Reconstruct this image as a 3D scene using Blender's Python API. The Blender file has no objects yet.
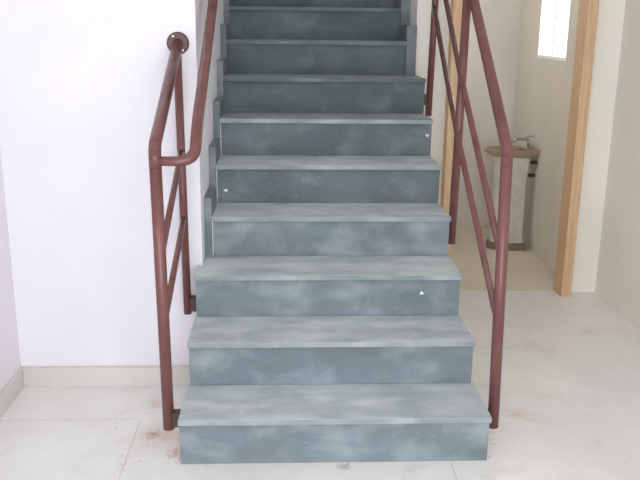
import bpy, bmesh, math, random
from mathutils import Vector, Matrix
random.seed(7)
sc = bpy.context.scene
COL = sc.collection
PI = math.pi

# ------------------------------------------------------------------ helpers
def lin(c):
    c /= 255.0
    return c / 12.92 if c <= 0.04045 else ((c + 0.055) / 1.055) ** 2.4
def rgb(r, g, b):
    return (lin(r), lin(g), lin(b), 1.0)

def obj(name, bm, mat=None, parent=None, smooth=False):
    bmesh.ops.recalc_face_normals(bm, faces=bm.faces[:])
    me = bpy.data.meshes.new(name)
    if smooth:
        for f in bm.faces:
            f.smooth = True
    bm.to_mesh(me)
    bm.free()
    o = bpy.data.objects.new(name, me)
    COL.objects.link(o)
    if mat:
        me.materials.append(mat)
    if parent:
        o.parent = parent
        pw = Matrix.Translation(parent.location) if parent.parent is None else \
            Matrix.Translation(parent.parent.location) @ Matrix.Translation(parent.location)
        # geometry is written in world coordinates: undo the parent's base offset
        me.transform(pw.inverted())
    return o

def tag(o, label, cat, group=None):
    o['label'] = label
    o['category'] = cat
    if group:
        o['group'] = group
    return o
def thing(name, loc, label, cat):
    o = bpy.data.objects.new(name, None)
    o.location = loc
    COL.objects.link(o)
    return tag(o, label, cat)
def struct(name, bm, mat, smooth=False):
    o = obj(name, bm, mat, None, smooth)
    o['kind'] = 'structure'
    return o

def BM():
    return bmesh.new()
def box(bm, x0, x1, y0, y1, z0, z1, bevel=0.0, seg=2):
    vs = [bm.verts.new((x, y, z)) for z in (z0, z1) for (x, y) in ((x0, y0), (x1, y0), (x1, y1), (x0, y1))]
    fs = [(0, 1, 2, 3), (4, 5, 6, 7), (0, 1, 5, 4), (1, 2, 6, 5), (2, 3, 7, 6), (3, 0, 4, 7)]
    faces = [bm.faces.new([vs[i] for i in f]) for f in fs]
    if bevel:
        es = list({e for f in faces for e in f.edges})
        bmesh.ops.bevel(bm, geom=es, offset=bevel, segments=seg, profile=0.6, affect='EDGES')
    return bm
def prism(bm, pts, axis, a, b, bevel=0.0):
    """polygon pts extruded along axis from a to b ('x': pts are (y,z); 'z': pts are (x,y))"""
    def mk(p, t):
        return (t, p[0], p[1]) if axis == 'x' else (p[0], p[1], t)
    A = [bm.verts.new(mk(p, a)) for p in pts]
    B = [bm.verts.new(mk(p, b)) for p in pts]
    n = len(pts)
    fs = [bm.faces.new(A), bm.faces.new(B[::-1])]
    for i in range(n):
        fs.append(bm.faces.new((A[i], A[(i + 1) % n], B[(i + 1) % n], B[i])))
    if bevel:
        es = list({e for f in fs for e in f.edges})
        bmesh.ops.bevel(bm, geom=es, offset=bevel, segments=2, profile=0.6, affect='EDGES')
    return bm
def tube(bm, pts, r, n=20):
    pts = [Vector(p) for p in pts]
    tang = []
    for i in range(len(pts)):
        a = pts[max(i - 1, 0)]
        b = pts[min(i + 1, len(pts) - 1)]
        tang.append((b - a).normalized())
    t0 = tang[0]
    ref = Vector((0, 0, 1)) if abs(t0.z) < 0.9 else Vector((1, 0, 0))
    u = t0.cross(ref).normalized()
    rings = []
    for i, p in enumerate(pts):
        t = tang[i]
        u = (u - t * u.dot(t)).normalized()
        v = t.cross(u)
        rr = r[i] if isinstance(r, (list, tuple)) else r
        rings.append([bm.verts.new(p + (u * math.cos(2 * PI * k / n) + v * math.sin(2 * PI * k / n)) * rr) for k in range(n)])
    for A, B in zip(rings, rings[1:]):
        for k in range(n):
            bm.faces.new((A[k], A[(k + 1) % n], B[(k + 1) % n], B[k]))
    bm.faces.new(rings[0][::-1])
    bm.faces.new(rings[-1])
    return bm
def filleted(pts, rad, n=8):
    """polyline with its inner corners rounded"""
    pts = [Vector(p) for p in pts]
    out = [pts[0]]
    for i in range(1, len(pts) - 1):
        p, a, b = pts[i], pts[i - 1], pts[i + 1]
        da, db = (a - p), (b - p)
        d = min(rad, da.length * 0.49, db.length * 0.49)
        s, e = p + da.normalized() * d, p + db.normalized() * d
        for k in range(n + 1):
            t = k / n
            out.append(s * (1 - t) ** 2 + p * 2 * t * (1 - t) + e * t ** 2)
    out.append(pts[-1])
    return out

# ------------------------------------------------------------------ materials
def new_mat(name):
    m = bpy.data.materials.new(name)
    m.use_nodes = True
    nt = m.node_tree
    b = nt.nodes['Principled BSDF']
    return m, nt, b
def N(nt, t, **kw):
    n = nt.nodes.new(t)
    for k, v in kw.items():
        setattr(n, k, v)
    return n
def noise(nt, scale, detail=4.0, rough=0.55, stretch=None, coord='Object'):
    tc = N(nt, 'ShaderNodeTexCoord')
    src = tc.outputs[coord]
    if stretch:
        mp = N(nt, 'ShaderNodeMapping')
        mp.inputs['Scale'].default_value = stretch
        nt.links.new(src, mp.inputs['Vector'])
        src = mp.outputs['Vector']
    n = N(nt, 'ShaderNodeTexNoise')
    n.inputs['Scale'].default_value = scale
    n.inputs['Detail'].default_value = detail
    n.inputs['Roughness'].default_value = rough
    nt.links.new(src, n.inputs['Vector'])
    return n.outputs['Fac']
def ramp(nt, fac, stops):
    r = N(nt, 'ShaderNodeValToRGB')
    el = r.color_ramp.elements
    while len(el) < len(stops):
        el.new(0.5)
    for e, (p, c) in zip(el, stops):
        e.position = p
        e.color = c
    nt.links.new(fac, r.inputs['Fac'])
    return r.outputs['Color']
def mix(nt, fac, a, b):
    m = N(nt, 'ShaderNodeMix', data_type='RGBA')
    for s, v in ((m.inputs[0], fac), (m.inputs[6], a), (m.inputs[7], b)):
        if isinstance(v, (int, float, tuple)):
            s.default_value = v
        else:
            nt.links.new(v, s)
    return m.outputs[2]
def bump(nt, b, fac, strength, dist=0.01):
    bp = N(nt, 'ShaderNodeBump')
    bp.inputs['Strength'].default_value = strength
    bp.inputs['Distance'].default_value = dist
    nt.links.new(fac, bp.inputs['Height'])
    nt.links.new(bp.outputs['Normal'], b.inputs['Normal'])

def paint(name, c0, c1, scale=2.2, rough=0.75):
    m, nt, b = new_mat(name)
    f = noise(nt, scale, 5)
    nt.links.new(ramp(nt, f, [(0.3, c0), (0.7, c1)]), b.inputs['Base Color'])
    b.inputs['Roughness'].default_value = rough
    b.inputs['Specular IOR Level'].default_value = 0.25
    bump(nt, b, noise(nt, 160, 3), 0.05, 0.002)
    return m
def stone(name, dark, mid, dust, dust_lo, dust_hi, offset):
    """honed grey stone with a film of building dust"""
    m, nt, b = new_mat(name)
    tc = N(nt, 'ShaderNodeTexCoord')
    mp = N(nt, 'ShaderNodeMapping')
    mp.inputs['Location'].default_value = offset
    nt.links.new(tc.outputs['Object'], mp.inputs['Vector'])
    def nz(s, d, st=(1, 1, 1)):
        q = N(nt, 'ShaderNodeMapping')
        q.inputs['Scale'].default_value = st
        nt.links.new(mp.outputs['Vector'], q.inputs['Vector'])
        n = N(nt, 'ShaderNodeTexNoise')
        n.inputs['Scale'].default_value = s
        n.inputs['Detail'].default_value = d
        n.inputs['Distortion'].default_value = 0.25
        nt.links.new(q.outputs['Vector'], n.inputs['Vector'])
        return n.outputs['Fac']
    base = ramp(nt, nz(4.5, 5, (1, 1, 1.4)), [(0.32, dark), (0.68, mid)])
    dm = ramp(nt, nz(7.0, 6, (0.8, 1.5, 1.2)), [(dust_lo, (0, 0, 0, 1)), (dust_hi, (1, 1, 1, 1))])
    c = mix(nt, dm, base, dust)
    sp = ramp(nt, nz(85, 2), [(0.68, (0, 0, 0, 1)), (0.8, (0.35, 0.35, 0.35, 1))])
    c = mix(nt, sp, c, rgb(205, 208, 206))
    nt.links.new(c, b.inputs['Base Color'])
    b.inputs['Roughness'].default_value = 0.62
    b.inputs['Specular IOR Level'].default_value = 0.3
    bump(nt, b, nz(60, 3), 0.06, 0.002)
    return m

M_wall = paint('white_wall_paint', rgb(226, 224, 231), rgb(233, 230, 237))
M_cream = paint('cream_wall_paint', rgb(229, 227, 219), rgb(236, 233, 226))
M_bath = paint('bathroom_plaster', rgb(206, 201, 195), rgb(216, 211, 205))
M_ceil = paint('ceiling_paint', rgb(235, 235, 232), rgb(240, 240, 238))
M_body = paint('stair_side_plaster', rgb(214, 212, 205), rgb(228, 226, 221), 6)
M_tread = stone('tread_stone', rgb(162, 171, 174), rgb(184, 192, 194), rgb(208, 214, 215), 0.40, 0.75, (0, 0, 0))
M_tupper = stone('upper_tread_stone', rgb(136, 145, 147), rgb(152, 161, 163), rgb(172, 180, 181), 0.45, 0.8, (1.3, 4.1, 0.9))  # darker tread colour for the upper part of the flight
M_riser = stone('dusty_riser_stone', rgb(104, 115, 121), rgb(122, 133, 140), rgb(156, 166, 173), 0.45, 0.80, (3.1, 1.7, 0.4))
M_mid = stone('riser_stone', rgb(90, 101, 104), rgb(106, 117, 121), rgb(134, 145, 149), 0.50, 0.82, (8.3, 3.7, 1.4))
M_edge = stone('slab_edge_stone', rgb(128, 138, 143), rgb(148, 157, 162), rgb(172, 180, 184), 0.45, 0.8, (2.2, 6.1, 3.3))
M_upper = stone('upper_riser_stone', rgb(80, 91, 92), rgb(95, 106, 107), rgb(120, 130, 132), 0.52, 0.85, (5.3, 0.7, 2.4))  # darkest riser colour, used on the uppermost steps
M_skirt = stone('skirting_stone', rgb(104, 113, 115), rgb(120, 129, 131), rgb(146, 154, 156), 0.5, 0.75, (7.7, 2.2, 5.1))
M_spot = paint('dried_plaster', rgb(226, 226, 222), rgb(240, 240, 238), 40)
M_crumb = paint('mortar_crumb', rgb(196, 180, 164), rgb(228, 222, 214), 60)

def metal_paint():
    m, nt, b = new_mat('oxide_red_gloss_paint')
    f = noise(nt, 9, 5, stretch=(1, 1, 0.6))
    nt.links.new(ramp(nt, f, [(0.3, rgb(100, 60, 58)), (0.72, rgb(122, 77, 74))]), b.inputs['Base Color'])
    b.inputs['Roughness'].default_value = 0.27
    b.inputs['Specular IOR Level'].default_value = 0.5
    bump(nt, b, noise(nt, 130, 2), 0.06, 0.002)
    return m
M_red = metal_paint()
def plain(name, c, rough=0.5, metallic=0.0):
    m, nt, b = new_mat(name)
    f = noise(nt, 25, 3)
    c2 = tuple(min(1, v * 1.18) for v in c[:3]) + (1,)
    nt.links.new(ramp(nt, f, [(0.35, c), (0.7, c2)]), b.inputs['Base Color'])
    b.inputs['Roughness'].default_value = rough
    b.inputs['Metallic'].default_value = metallic
    return m
M_bracket = plain('dark_steel_bracket', rgb(72, 52, 50), 0.55)
M_flange = plain('dark_red_flange_paint', rgb(84, 50, 48), 0.3)
M_screw = plain('zinc_screw', rgb(215, 212, 206), 0.25, 0.9)
M_chrome = plain('chrome', rgb(200, 200, 200), 0.15, 1.0)
M_basin = plain('taupe_ceramic', rgb(146, 130, 114), 0.3)
M_ped = plain('pale_grey_ceramic', rgb(190, 188, 178), 0.35)
M_plinth = plain('brown_plinth', rgb(120, 104, 90), 0.6)
M_dark = plain('dark_rubber', rgb(70, 62, 56), 0.5)
M_alu = plain('white_window_frame', rgb(238, 238, 238), 0.4)

def timber():
    m, nt, b = new_mat('orange_timber')
    f = noise(nt, 5, 6, 0.6, stretch=(14, 14, 0.8))
    c = ramp(nt, f, [(0.25, rgb(190, 154, 118)), (0.55, rgb(206, 173, 137)), (0.8, rgb(217, 187, 152))])
    nt.links.new(c, b.inputs['Base Color'])
    b.inputs['Roughness'].default_value = 0.45
    bump(nt, b, f, 0.08, 0.002)
    return m
M_wood = timber()

def floor_mat():
    """large cream tiles, thin joints, a few rusty smears by the stair foot"""
    m, nt, b = new_mat('cream_floor_tile')
    tc = N(nt, 'ShaderNodeTexCoord')
    sep = N(nt, 'ShaderNodeSeparateXYZ')
    nt.links.new(tc.outputs['Object'], sep.inputs[0])
    def math_(op, a, bb=None):
        n = N(nt, 'ShaderNodeMath', operation=op)
        for s, v in zip(n.inputs, (a, bb)):
            if v is None:
                continue
            if isinstance(v, (int, float)):
                s.default_value = v
            else:
                nt.links.new(v, s)
        return n.outputs[0]
    def line(src, origin, period, half):
        t = math_('DIVIDE', math_('SUBTRACT', src, origin), period)
        fr = math_('ABSOLUTE', math_('SUBTRACT', math_('FRACT', math_('ADD', t, 0.5)), 0.5))
        return math_('LESS_THAN', fr, half / period)
    xs = math_('ADD', sep.outputs[0], math_('MULTIPLY', math_('GREATER_THAN', sep.outputs[1], 0.325), 0.5525))
    clean = math_('SUBTRACT', 1.0, math_('MULTIPLY', math_('GREATER_THAN', sep.outputs[0], 0.45), 0.6))
    gx = line(xs, -0.71, 1.105, 0.0019)
    col_i = math_('FLOOR', math_('DIVIDE', math_('ADD', sep.outputs[0], 0.71), 1.105))
    ys = math_('ADD', sep.outputs[1], math_('MULTIPLY', math_('ADD', col_i, 1.0), 0.5525))
    gy = line(ys, 0.325, 1.105, 0.0019)
    grout = math_('MULTIPLY', math_('MAXIMUM', gx, gy), clean)
    tile = ramp(nt, noise(nt, 2.4, 6, 0.6), [(0.3, rgb(222, 220, 218)), (0.7, rgb(234, 233, 231))])
    dirt = ramp(nt, noise(nt, 5.5, 5, 0.65), [(0.56, (0, 0, 0, 1)), (0.78, (0.45, 0.45, 0.45, 1))])
    c = mix(nt, dirt, tile, rgb(196, 184, 168))
    def stain(cx, cy, rad, col, c, lo, hi, sc_):
        vm = N(nt, 'ShaderNodeVectorMath', operation='DISTANCE')
        vm.inputs[1].default_value = (cx, cy, 0)
        nt.links.new(tc.outputs['Object'], vm.inputs[0])
        fall = math_('SUBTRACT', 1.0, math_('DIVIDE', vm.outputs['Value'], rad))
        fall = math_('MAXIMUM', fall, 0.0)
        nz = noise(nt, sc_, 4, 0.6)
        v = math_('ADD', math_('MULTIPLY', fall, 0.55), math_('MULTIPLY', nz, 0.7))
        v = math_('MULTIPLY', v, math_('GREATER_THAN', fall, 0.0))
        return mix(nt, ramp(nt, v, [(lo, (0, 0, 0, 1)), (hi, (0.8, 0.8, 0.8, 1))]), c, col)
    c = stain(-0.60, 0.20, 0.20, rgb(205, 186, 166), c, 0.45, 0.95, 9)
    c = stain(-0.645, 0.20, 0.09, rgb(164, 128, 108), c, 0.66, 0.86, 45)
    c = stain(-0.548, 0.07, 0.07, rgb(196, 146, 132), c, 0.62, 0.9, 38)
    c = stain(-0.66, 0.44, 0.16, rgb(206, 180, 160), c, 0.62, 1.0, 24)
    c = stain(0.72, 0.335, 0.12, rgb(214, 186, 178), c, 0.62, 1.0, 30)
    c = stain(0.03, -0.03, 0.06, rgb(150, 150, 146), c, 0.66, 0.9, 30)
    c = mix(nt, math_('MULTIPLY', grout, math_('MULTIPLY', noise(nt, 1.7, 2), 0.95)), c, rgb(172, 163, 150))
    nt.links.new(c, b.inputs['Base Color'])
    b.inputs['Roughness'].default_value = 0.33
    b.inputs['Specular IOR Level'].default_value = 0.35
    return m
M_floor = floor_mat()
def base_mat():
    m, nt, b = new_mat('cream_baseboard_tile')
    f = noise(nt, 3, 5)
    nt.links.new(ramp(nt, f, [(0.3, rgb(203, 199, 194)), (0.7, rgb(214, 210, 206))]), b.inputs['Base Color'])
    b.inputs['Roughness'].default_value = 0.4
    return m
M_base = base_mat()
M_bfloor = paint('beige_bathroom_tile', rgb(211, 204, 189), rgb(223, 217, 203), 3, 0.4)
def glass():
    m, nt, b = new_mat('window_glass')
    b.inputs['Base Color'].default_value = (1, 1, 1, 1)
    b.inputs['Roughness'].default_value = 0.0
    b.inputs['Transmission Weight'].default_value = 1.0
    b.inputs['IOR'].default_value = 1.05
    return m
M_glass = glass()

# ------------------------------------------------------------------ dimensions
h, g = 0.17, 0.2535          # rise and going of a step
ov, t = 0.017, 0.020         # nosing overhang and slab thickness
NS = 15
XL, XR = -0.518, 0.518       # free edges of the lower steps
WL, WR = -0.497, 0.503       # faces of the stairwell walls
YF = 0.635                    # left wall that faces the camera
YD = 1.776                   # wall with the bathroom door
LX, RX, BX = -1.245, 1.575, 1.47
YB, YR = 3.28, -2.75
ZC = 2.9

# ------------------------------------------------------------------ setting
struct('floor', box(BM(), LX - 0.12, RX + 0.2, YR - 0.1, YD + 0.03, -0.12, 0.0), M_floor)
struct('floor_bathroom', box(BM(), LX - 0.12, RX + 0.2, YD + 0.03, YB + 0.1, -0.12, 0.0), M_bfloor)
struct('wall_left', box(BM(), LX - 0.12, LX, YR, YF + 0.12, 0.0, ZC), M_wall)
struct('wall_front', box(BM(), LX, WL, YF, YF + 0.12, 0, 5.2), M_wall)
struct('wall_stairwell_left', box(BM(), WL - 0.12, WL, YF + 0.12, 5.1, 0, 5.2), M_wall)
# wall with the door opening, and the stairwell's right wall
JL0, JL1, JR0, JR1 = 0.672, 0.728, 1.355, 1.410
bm = BM()
box(bm, WR, JL0, YD, YD + 0.12, 0, 5.2)
box(bm, JR1, RX, YD, YD + 0.12, 0, ZC)
box(bm, JL0, JR1, YD, YD + 0.12, 2.16, ZC)
box(bm, WR, WR + 0.10, YD + 0.12, 5.1, 0, 5.2)
struct('wall_stairwell_right', bm, M_cream)
box_bm = box(BM(), WL - 0.12, WR + 0.10, 5.1, 5.2, 0, 5.2)
struct('wall_stairwell_end', box_bm, M_wall)
struct('ceiling_stairwell', box(BM(), WL - 0.12, WR + 0.10, YF, 5.2, 5.2, 5.3), M_ceil)
bm = BM(); box(bm, WL, WR, YF - 0.1, YF + 0.0, ZC, 5.2)
struct('wall_stairwell_head', bm, M_wall)
struct('wall_right', box(BM(), RX, RX + 0.12, YR, YD + 0.12, 0, ZC), M_cream)
# rear wall with a wide glazed entrance
D2 = (-0.95, 0.90, 0.0, 2.4)
bm = BM()
box(bm, LX, D2[0], YR - 0.12, YR, 0, ZC); box(bm, D2[1], RX, YR - 0.12, YR, 0, ZC)
box(bm, D2[0], D2[1], YR - 0.12, YR, D2[3], ZC)
struct('wall_rear', bm, M_wall)
bm = BM()
box(bm, LX - 0.12, RX + 0.12, YR - 0.12, YF, ZC, ZC + 0.12)
box(bm, WR + 0.0, RX + 0.12, YF, YB + 0.1, ZC, ZC + 0.12)
struct('ceiling', bm, M_ceil)
# bathroom walls, with a small window in the right one
W1 = (2.285, 2.845, 1.25, 2.15)
bm = BM()
y0, y1 = YD + 0.12, YB
box(bm, BX, BX + 0.14, y0, W1[0], 0, ZC); box(bm, BX, BX + 0.14, W1[1], y1, 0, ZC)
box(bm, BX, BX + 0.14, W1[0], W1[1], 0, W1[2]); box(bm, BX, BX + 0.14, W1[0], W1[1], W1[3], ZC)
struct('wall_bathroom_right', bm, M_bath)
struct('wall_bathroom_back', box(BM(), WR + 0.10, BX + 0.14, YB, YB + 0.1, 0, ZC), M_bath)

def window(name, x, y0, y1, z0, z1, bars, fr=0.035):
    root = bpy.data.objects.new(name, None); root.location = (x, (y0 + y1) / 2, z0)
    COL.objects.link(root); root['kind'] = 'structure'
    bm = BM()
    box(bm, x, x + 0.04, y0, y1, z0, z0 + fr); box(bm, x, x + 0.04, y0, y1, z1 - fr, z1)
    box(bm, x, x + 0.04, y0, y0 + fr, z0 + fr, z1 - fr); box(bm, x, x + 0.04, y1 - fr, y1, z0 + fr, z1 - fr)
    obj('window_frame', bm, M_alu, root)
    for yy in bars:
        obj('mullion', box(BM(), x + 0.005, x + 0.035, yy - 0.012, yy + 0.012, z0 + fr, z1 - fr), M_alu, root)
    obj('window_pane', box(BM(), x + 0.018, x + 0.022, y0 + fr, y1 - fr, z0 + fr, z1 - fr), M_glass, root)
    return root
window('window_1', BX + 0.002, W1[0], W1[1], W1[2], W1[3], [2.562], 0.02)

# timber door frame
door = bpy.data.objects.new('door_1', None); door.location = ((JL0 + JR1) / 2, YD, 0)
COL.objects.link(door); door['kind'] = 'structure'
for a, b_ in ((JL0, JL1), (JR0, JR1)):
    obj('jamb', box(BM(), a, b_, 1.70, YD + 0.06, 0.0, 2.105, 0.003), M_wood, door)
obj('head', box(BM(), JL0, JR1, 1.70, YD + 0.06, 2.105, 2.16, 0.003), M_wood, door)

# baseboards
struct('baseboard_front', box(BM(), LX + 0.014, WL - 0.04, YF - 0.028, YF, 0, 0.080, 0.002), M_base)
struct('baseboard_left', box(BM(), LX, LX + 0.014, YR, YF, 0, 0.082, 0.002), M_base)

# ------------------------------------------------------------------ staircase
stair = thing('staircase', (0, 0, 0), 'grey stone staircase rising between white walls, dusty treads over darker risers', 'stairs')
HALF_L = {1: 0.5225, 2: 0.516, 3: 0.5145}
HALF_R = {1: 0.5245, 2: 0.5175, 3: 0.5145, 4: 0.5135, 5: 0.513, 6: 0.514, 7: 0.517}
def tread_poly(k):
    XL, XR = -HALF_L.get(k, 0.515), HALF_R.get(k, 0.517)
    ya, yb = (k - 1) * g - ov, k * g - 0.0005
    if k == NS:
        yb += 0.9
    if k < 3:
        return [(XL, ya), (XR, ya), (XR, yb), (XL, yb)]
    if k == 3:
        return [(XL, ya), (XR, ya), (XR, yb), (WL + .001, yb), (WL + .001, YF - .001), (XL, YF - .001)]
    xl = WL + 0.001
    xr = XR if k <= 7 else WR - 0.001
    return [(xl, ya), (xr, ya), (xr, yb), (xl, yb)]
for k in range(1, NS + 1):
    tr = obj('tread', prism(BM(), tread_poly(k), 'z', k * h - t, k * h, 0.0025), M_tread if k < 6 else M_tupper, stair)
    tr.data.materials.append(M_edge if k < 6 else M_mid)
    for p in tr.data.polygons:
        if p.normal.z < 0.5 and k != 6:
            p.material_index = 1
    xl = -HALF_L[k] + 0.003 if k <= 3 else WL + 0.001
    xr = HALF_R[k] - 0.003 if k <= 7 else WR - 0.001
    rs = obj('riser', box(BM(), xl, xr, (k - 1) * g, (k - 1) * g + 0.018, (k - 1) * h + (0.0005 if k == 1 else 0), k * h - t - 0.0004), M_riser if k < 5 else M_mid if k < 7 else M_upper, stair)
    # dried plaster drips seen on three of the risers
    for kk, sx, sz, r_ in ((3, 0.362, 0.432, 0.0075), (5, -0.428, 0.735, 0.009), (6, 0.492, 0.946, 0.008)):
        if kk == k:
            bm = BM()
            bmesh.ops.create_icosphere(bm, subdivisions=3, radius=r_)
            for v in bm.verts:
                w = 1 + 0.16 * math.sin(3 * math.atan2(v.co.z, v.co.x) + k)
                v.co = Vector((v.co.x * w + sx, v.co.y * 0.35 + (k - 1) * g - 0.001, v.co.z * 0.8 * w + sz))
            o = obj('plaster_drip', bm, M_spot, rs, True)
            o['label'] = 'small white dried plaster drip'
# plastered body under the slabs
def body(k0, k1, xa, xb, ystart, yend):
    pts = [(ystart, 0.001)]
    for k in range(k0, k1 + 1):
        ya = max((k - 1) * g + 0.0185, ystart)
        pts += [(ya, (k - 1) * h + (0.001 if k == 1 else -t - 0.001) if k > k0 else 0.001), (ya, k * h - t - 0.001)]
    pts += [(yend, k1 * h - t - 0.001), (yend, 0.001)]
    out = []
    for p in pts:
        if not out or (Vector(p) - Vector(out[-1])).length > 1e-5:
            out.append(p)
    return prism(BM(), out, 'x', xa, xb)
obj('side_wall', body(1, 3, XL + 0.008, XR - 0.008, 0.0185, YF - 0.002), M_body, stair)
obj('side_wall', body(3, 7, WL + 0.001, XR - 0.008, YF - 0.0015, YD - 0.002), M_body, stair)
obj('side_wall', body(8, NS, WL + 0.001, WR - 0.001, YD - 0.0015, NS * g + 0.88), M_body, stair)
# stepped stone skirting on both stairwell walls
def skirting(k0, xa, xb):
    sh = 0.078
    y_, pts = (k0 - 1) * g - ov, []
    pts = [(y_ - 0.002, (k0 - 1) * h + 0.001)]
    for k in range(k0, NS + 1):
        ya = (k - 1) * g - ov - 0.002
        pts += [(ya, k * h + sh)] if k == k0 else [(ya, (k - 1) * h + sh), (ya, k * h + sh)]
    yend = NS * g + 0.3
    pts += [(yend, NS * h + sh), (yend, NS * h)]
    for k in range(NS, k0 - 1, -1):
        ya = (k - 1) * g + 0.004
        if k > k0:
            pts += [(ya, k * h), (ya, (k - 1) * h)]
        else:
            pts += [(ya, k * h), (ya, (k - 1) * h + 0.001)]
    return prism(BM(), pts, 'x', xa, xb, 0.0015)
obj('skirting', skirting(4, WL + 0.0005, -0.467), M_skirt, stair)
sk = [o for o in COL.objects if o.name == 'skirting'][0]
for k in (4, 5, 6):
    obj('joint', box(BM(), -0.4668, -0.4640, (k - 1) * g - 0.0006, (k - 1) * g, (k - 1) * h + 0.001, k * h - t - 0.001), M_spot, sk)
obj('skirting', skirting(8, 0.452, WR - 0.0005), M_skirt, stair)

# ------------------------------------------------------------------ railings
def flange(parent, c, r=0.041, axis='y'):
    bm = BM()
    tube(bm, [(c[0], c[1], c[2]), (c[0], c[1] - 0.006, c[2]), (c[0], c[1] - 0.0095, c[2])], [r, r, r * 0.86], 32)
    f = obj('wall_flange', bm, M_flange, parent)
    for a in (125, 305):
        x, z = c[0] + math.cos(math.radians(a)) * r * 0.72, c[2] + math.sin(math.radians(a)) * r * 0.72
        obj('screw', tube(BM(), [(x, c[1] - 0.009, z), (x, c[1] - 0.0115, z), (x, c[1] - 0.0135, z)], [0.0062, 0.006, 0.003], 12), M_screw, f, True)
    return f

lr = thing('stair_railing', (-0.56, 0.3, 0.0), 'short red-brown tube railing on the left, ending in a round flange on the white wall', 'railing')
obj('post', tube(BM(), [(-0.562, 0.05, 0.108), (-0.570, 0.05, 1.06)], 0.0195), M_red, lr, True)
obj('post', tube(BM(), [(-0.556, 0.59, 0.322), (-0.562, 0.59, 1.335)], 0.0155), M_red, lr, True)
obj('top_rail', tube(BM(), filleted([(-0.570, 0.05, 1.00), (-0.570, 0.05, 1.068), (-0.563, 0.628, 1.365)], 0.045), 0.0198), M_red, lr, True)
hp = filleted([(-0.568, 0.05, 1.022), (-0.449, 0.05, 1.022), (-0.449, 0.165, 1.128), (-0.449, 0.852, 1.526), (-0.449, 3.5, 3.27)], 0.055, 10)
obj('handrail', tube(BM(), hp, [0.0150 + 0.0037 * min(1.0, max(0.0, (k - 0.5) / 6.0)) for k in range(len(hp))]), M_red, lr, True)
for yy, zz in ((1.35, 1.854), (2.9, 2.875)):
    obj('handrail_bracket', tube(BM(), filleted([(-0.449, yy, zz - 0.012), (-0.449, yy, zz - 0.06), (WL + 0.0005, yy, zz - 0.06)], 0.025), 0.007, 12), M_red, lr, True)
obj('mid_rail', tube(BM(), [(-0.562, 0.05, 0.725), (-0.558, 0.59, 0.975)], 0.0112), M_red, lr, True)
obj('mid_rail', tube(BM(), [(-0.562, 0.05, 0.495), (-0.558, 0.59, 0.715)], 0.0112), M_red, lr, True)
flange(lr, (-0.563, YF - 0.0005, 1.365))
obj('mounting_bracket', box(BM(), -0.547, -0.5228, 0.035, 0.078, 0.118, 0.166, 0.002), M_bracket, lr)
obj('mounting_bracket', box(BM(), -0.543, -0.5105, 0.572, 0.610, 0.335, 0.392, 0.002), M_bracket, lr)

rr = thing('stair_railing', (0.56, 0.85, 0.0), 'long red-brown tube railing along the open right side, in front of the bathroom door', 'railing')
bars = ((0.565, 0.106, 0.072, 0.544, 0.10, 1.05), (0.555, 0.912, 0.522, 0.565, 0.905, 1.60), (0.563, 1.66, 0.995, 0.580, 1.66, 2.125))
for i, (xa, ya, za, xb, yb, zb) in enumerate(bars):
    obj('post', tube(BM(), [(xa, ya, za), (xb, yb, zb)], (0.0195, 0.0178, 0.0165)[i]), M_red, rr, True)
    za2 = (0.105, 0.575, 1.08)[i]
    obj('mounting_bracket', box(BM(), 0.5105, xa - 0.013, ya - 0.018, ya + 0.018, za2 - 0.03, za2 + 0.025 , 0.002), M_bracket, rr)
obj('top_rail', tube(BM(), filleted([(0.5445, 0.10, 1.0), (0.5435, 0.10, 1.058), (0.572, 0.905, 1.605), (0.581, 1.66, 2.13), (0.582, YD - 0.01, 2.21)], 0.04), 0.0192), M_red, rr, True)
obj('mid_rail', tube(BM(), [(0.551, 0.10, 0.69), (0.554, 0.905, 1.245), (0.572, 1.66, 1.767)], 0.0118), M_red, rr, True)
obj('mid_rail', tube(BM(), [(0.556, 0.10, 0.455), (0.551, 0.905, 1.01), (0.565, 1.66, 1.535)], 0.0118), M_red, rr, True)
flange(rr, (0.582, YD - 0.0005, 2.21))

# ------------------------------------------------------------------ washbasin
wb = thing('washbasin', (1.30, 2.77, 0), 'small pedestal washbasin against the bathroom wall below the bright window', 'sink')
BW = BX - 0.001
def outline(xf, xb, hw, cy=2.73, n=24):
    """D-shaped plan: straight at the wall (xb), round at the front (xf)"""
    pts = []
    for k in range(n + 1):
        a = PI * k / n
        pts.append((xb - (xb - xf) * (0.35 + 0.65 * math.sin(a)), cy + hw * math.cos(a)))
    return [(xb, cy + hw)] + pts + [(xb, cy - hw)]
def loft(bm, loops):
    R = [[bm.verts.new(p) for p in L] for L in loops]
    n = len(R[0])
    for A, B in zip(R, R[1:]):
        for i in range(n):
            bm.faces.new((A[i], A[(i + 1) % n], B[(i + 1) % n], B[i]))
    bm.faces.new(R[0]); bm.faces.new(R[-1])
    return bm
def lay(xf, xb, hw, z):
    return [(x, y, z) for x, y in outline(xf, xb, hw)]
obj('bowl', loft(BM(), [lay(1.20, BW, 0.075, 0.618), lay(1.165, BW, 0.092, 0.632), lay(1.14, BW, 0.108, 0.648), lay(1.13, BW, 0.113, 0.660),
                        lay(1.128, BW, 0.115, 0.670), lay(1.134, BW, 0.111, 0.676), lay(1.15, BW - 0.075, 0.098, 0.673), lay(1.17, BW - 0.085, 0.085, 0.648), lay(1.21, BW - 0.11, 0.06, 0.628)]), M_basin, wb)
obj('pedestal', loft(BM(), [lay(1.205, 1.415, 0.075, 0.045), lay(1.21, 1.405, 0.07, 0.14), lay(1.21, 1.405, 0.07, 0.45), lay(1.205, 1.415, 0.074, 0.619)]), M_ped, wb)
obj('plinth', loft(BM(), [lay(1.185, 1.43, 0.10, 0.0), lay(1.185, 1.43, 0.10, 0.038), lay(1.192, 1.425, 0.094, 0.0455)]), M_plinth, wb)
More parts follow.
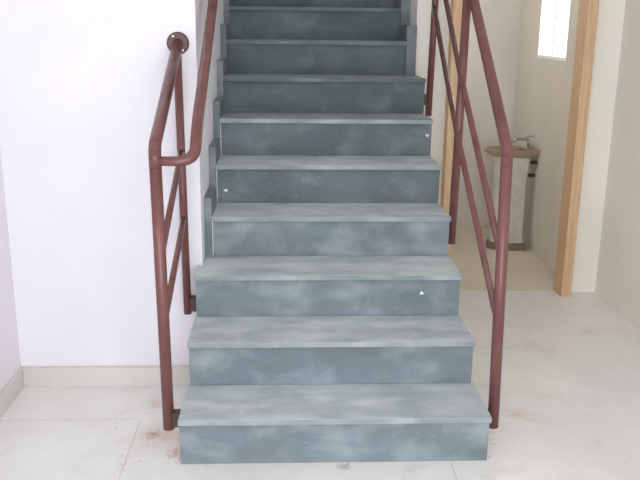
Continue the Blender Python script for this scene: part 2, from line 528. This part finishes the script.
fc = obj('faucet', tube(BM(), filleted([(1.425, 2.73, 0.68), (1.425, 2.73, 0.735), (1.33, 2.73, 0.735), (1.33, 2.73, 0.715)], 0.025), 0.010, 14), M_chrome, wb, True)
obj('handle', box(BM(), 1.40, 1.46, 2.723, 2.737, 0.745, 0.756, 0.003), M_chrome, fc)
for y_, z_ in ((2.66, 0.59), (2.69, 0.50)):
    obj('valve', tube(BM(), [(BW, y_, z_), (1.44, y_, z_), (1.425, y_, z_)], [0.011, 0.014, 0.009], 14), M_dark, wb, True)

# ------------------------------------------------------------------ mortar crumbs by the stair foot
bm = BM()
spots = [(-0.535, 0.03, 0.05, 26), (-0.66, 0.18, 0.06, 16), (-0.71, 0.03, 0.04, 14), (-0.80, 0.27, 0.03, 5), (0.525, 0.03, 0.02, 8), (0.56, 0.12, 0.04, 6), (0.03, -0.035, 0.02, 5)]
for cx, cy, s, n in spots:
    for i in range(n):
        r_ = random.uniform(0.0015, 0.0042)
        x, y = cx + random.gauss(0, s * 0.5), cy + random.gauss(0, s)
        if XL - 0.006 < x < XR + 0.006 and y > -0.006:
            x = XL - 0.008 - random.random() * 0.01 if x < 0 else XR + 0.008 + random.random() * 0.01
        if YF - 0.03 < y:
            continue
        mat = Matrix.Translation((x, y, r_ * 0.55)) @ Matrix.Rotation(random.random() * 6, 4, 'Z') @ Matrix.Diagonal((1.3, 0.9, 0.6, 1))
        bmesh.ops.create_icosphere(bm, subdivisions=1, radius=r_, matrix=mat)
cr = obj('mortar_crumbs', bm, M_crumb)
tag(cr, 'pale mortar crumbs scattered on the tiles around the stair foot', 'debris')
cr['kind'] = 'stuff'

# ------------------------------------------------------------------ light
w = bpy.data.worlds.new('overcast_sky'); sc.world = w
w.use_nodes = True
bg = w.node_tree.nodes['Background']
bg.inputs['Color'].default_value = (0.95, 0.98, 1.0, 1)
bg.inputs['Strength'].default_value = 2.0
def area(name, loc, rot, sx, sy, power, col=(1, 1, 1)):
    L = bpy.data.lights.new(name, 'AREA'); L.shape = 'RECTANGLE'; L.size = sx; L.size_y = sy
    L.energy = power; L.color = col
    o = bpy.data.objects.new(name, L); COL.objects.link(o)
    o.location = loc; o.rotation_euler = rot
    return o
area('daylight_entrance', ((D2[0] + D2[1]) / 2, YR - 0.2, 1.25), (PI / 2, 0, 0), 1.9, 2.3, 48, (0.955, 0.985, 1.0))
area('daylight_bathroom_window', (BX + 0.3, (W1[0] + W1[1]) / 2, (W1[2] + W1[3]) / 2), (0, PI / 2, 0), 0.85, 0.55, 14, (1.0, 0.985, 0.96))

# ------------------------------------------------------------------ camera
cam = bpy.data.cameras.new('camera'); co = bpy.data.objects.new('camera', cam); COL.objects.link(co)
fwd = Vector((0.04247131, 0.96488092, -0.25923156))
right = Vector((0.99909752, -0.04116556, 0.010466))
up = Vector((5.72965e-04, 0.259442119, 0.965758489))
loc = Vector((-0.16433187, -2.40647665, 1.42908779))
m = Matrix((right, up, -fwd)).transposed().to_4x4()
m.translation = loc
co.matrix_world = m
cam.sensor_width = 36.0; cam.lens = 794.2 / 640 * 36.0; cam.clip_start = 0.02
sc.camera = co
sc.view_settings.view_transform = 'Standard'
sc.view_settings.look = 'None'
sc.view_settings.exposure = 0.0
sc.view_settings.gamma = 1.0
sc.view_settings.use_curve_mapping = False
sc.cycles.max_bounces = 14
sc.cycles.diffuse_bounces = 10
sc.cycles.use_denoising = True
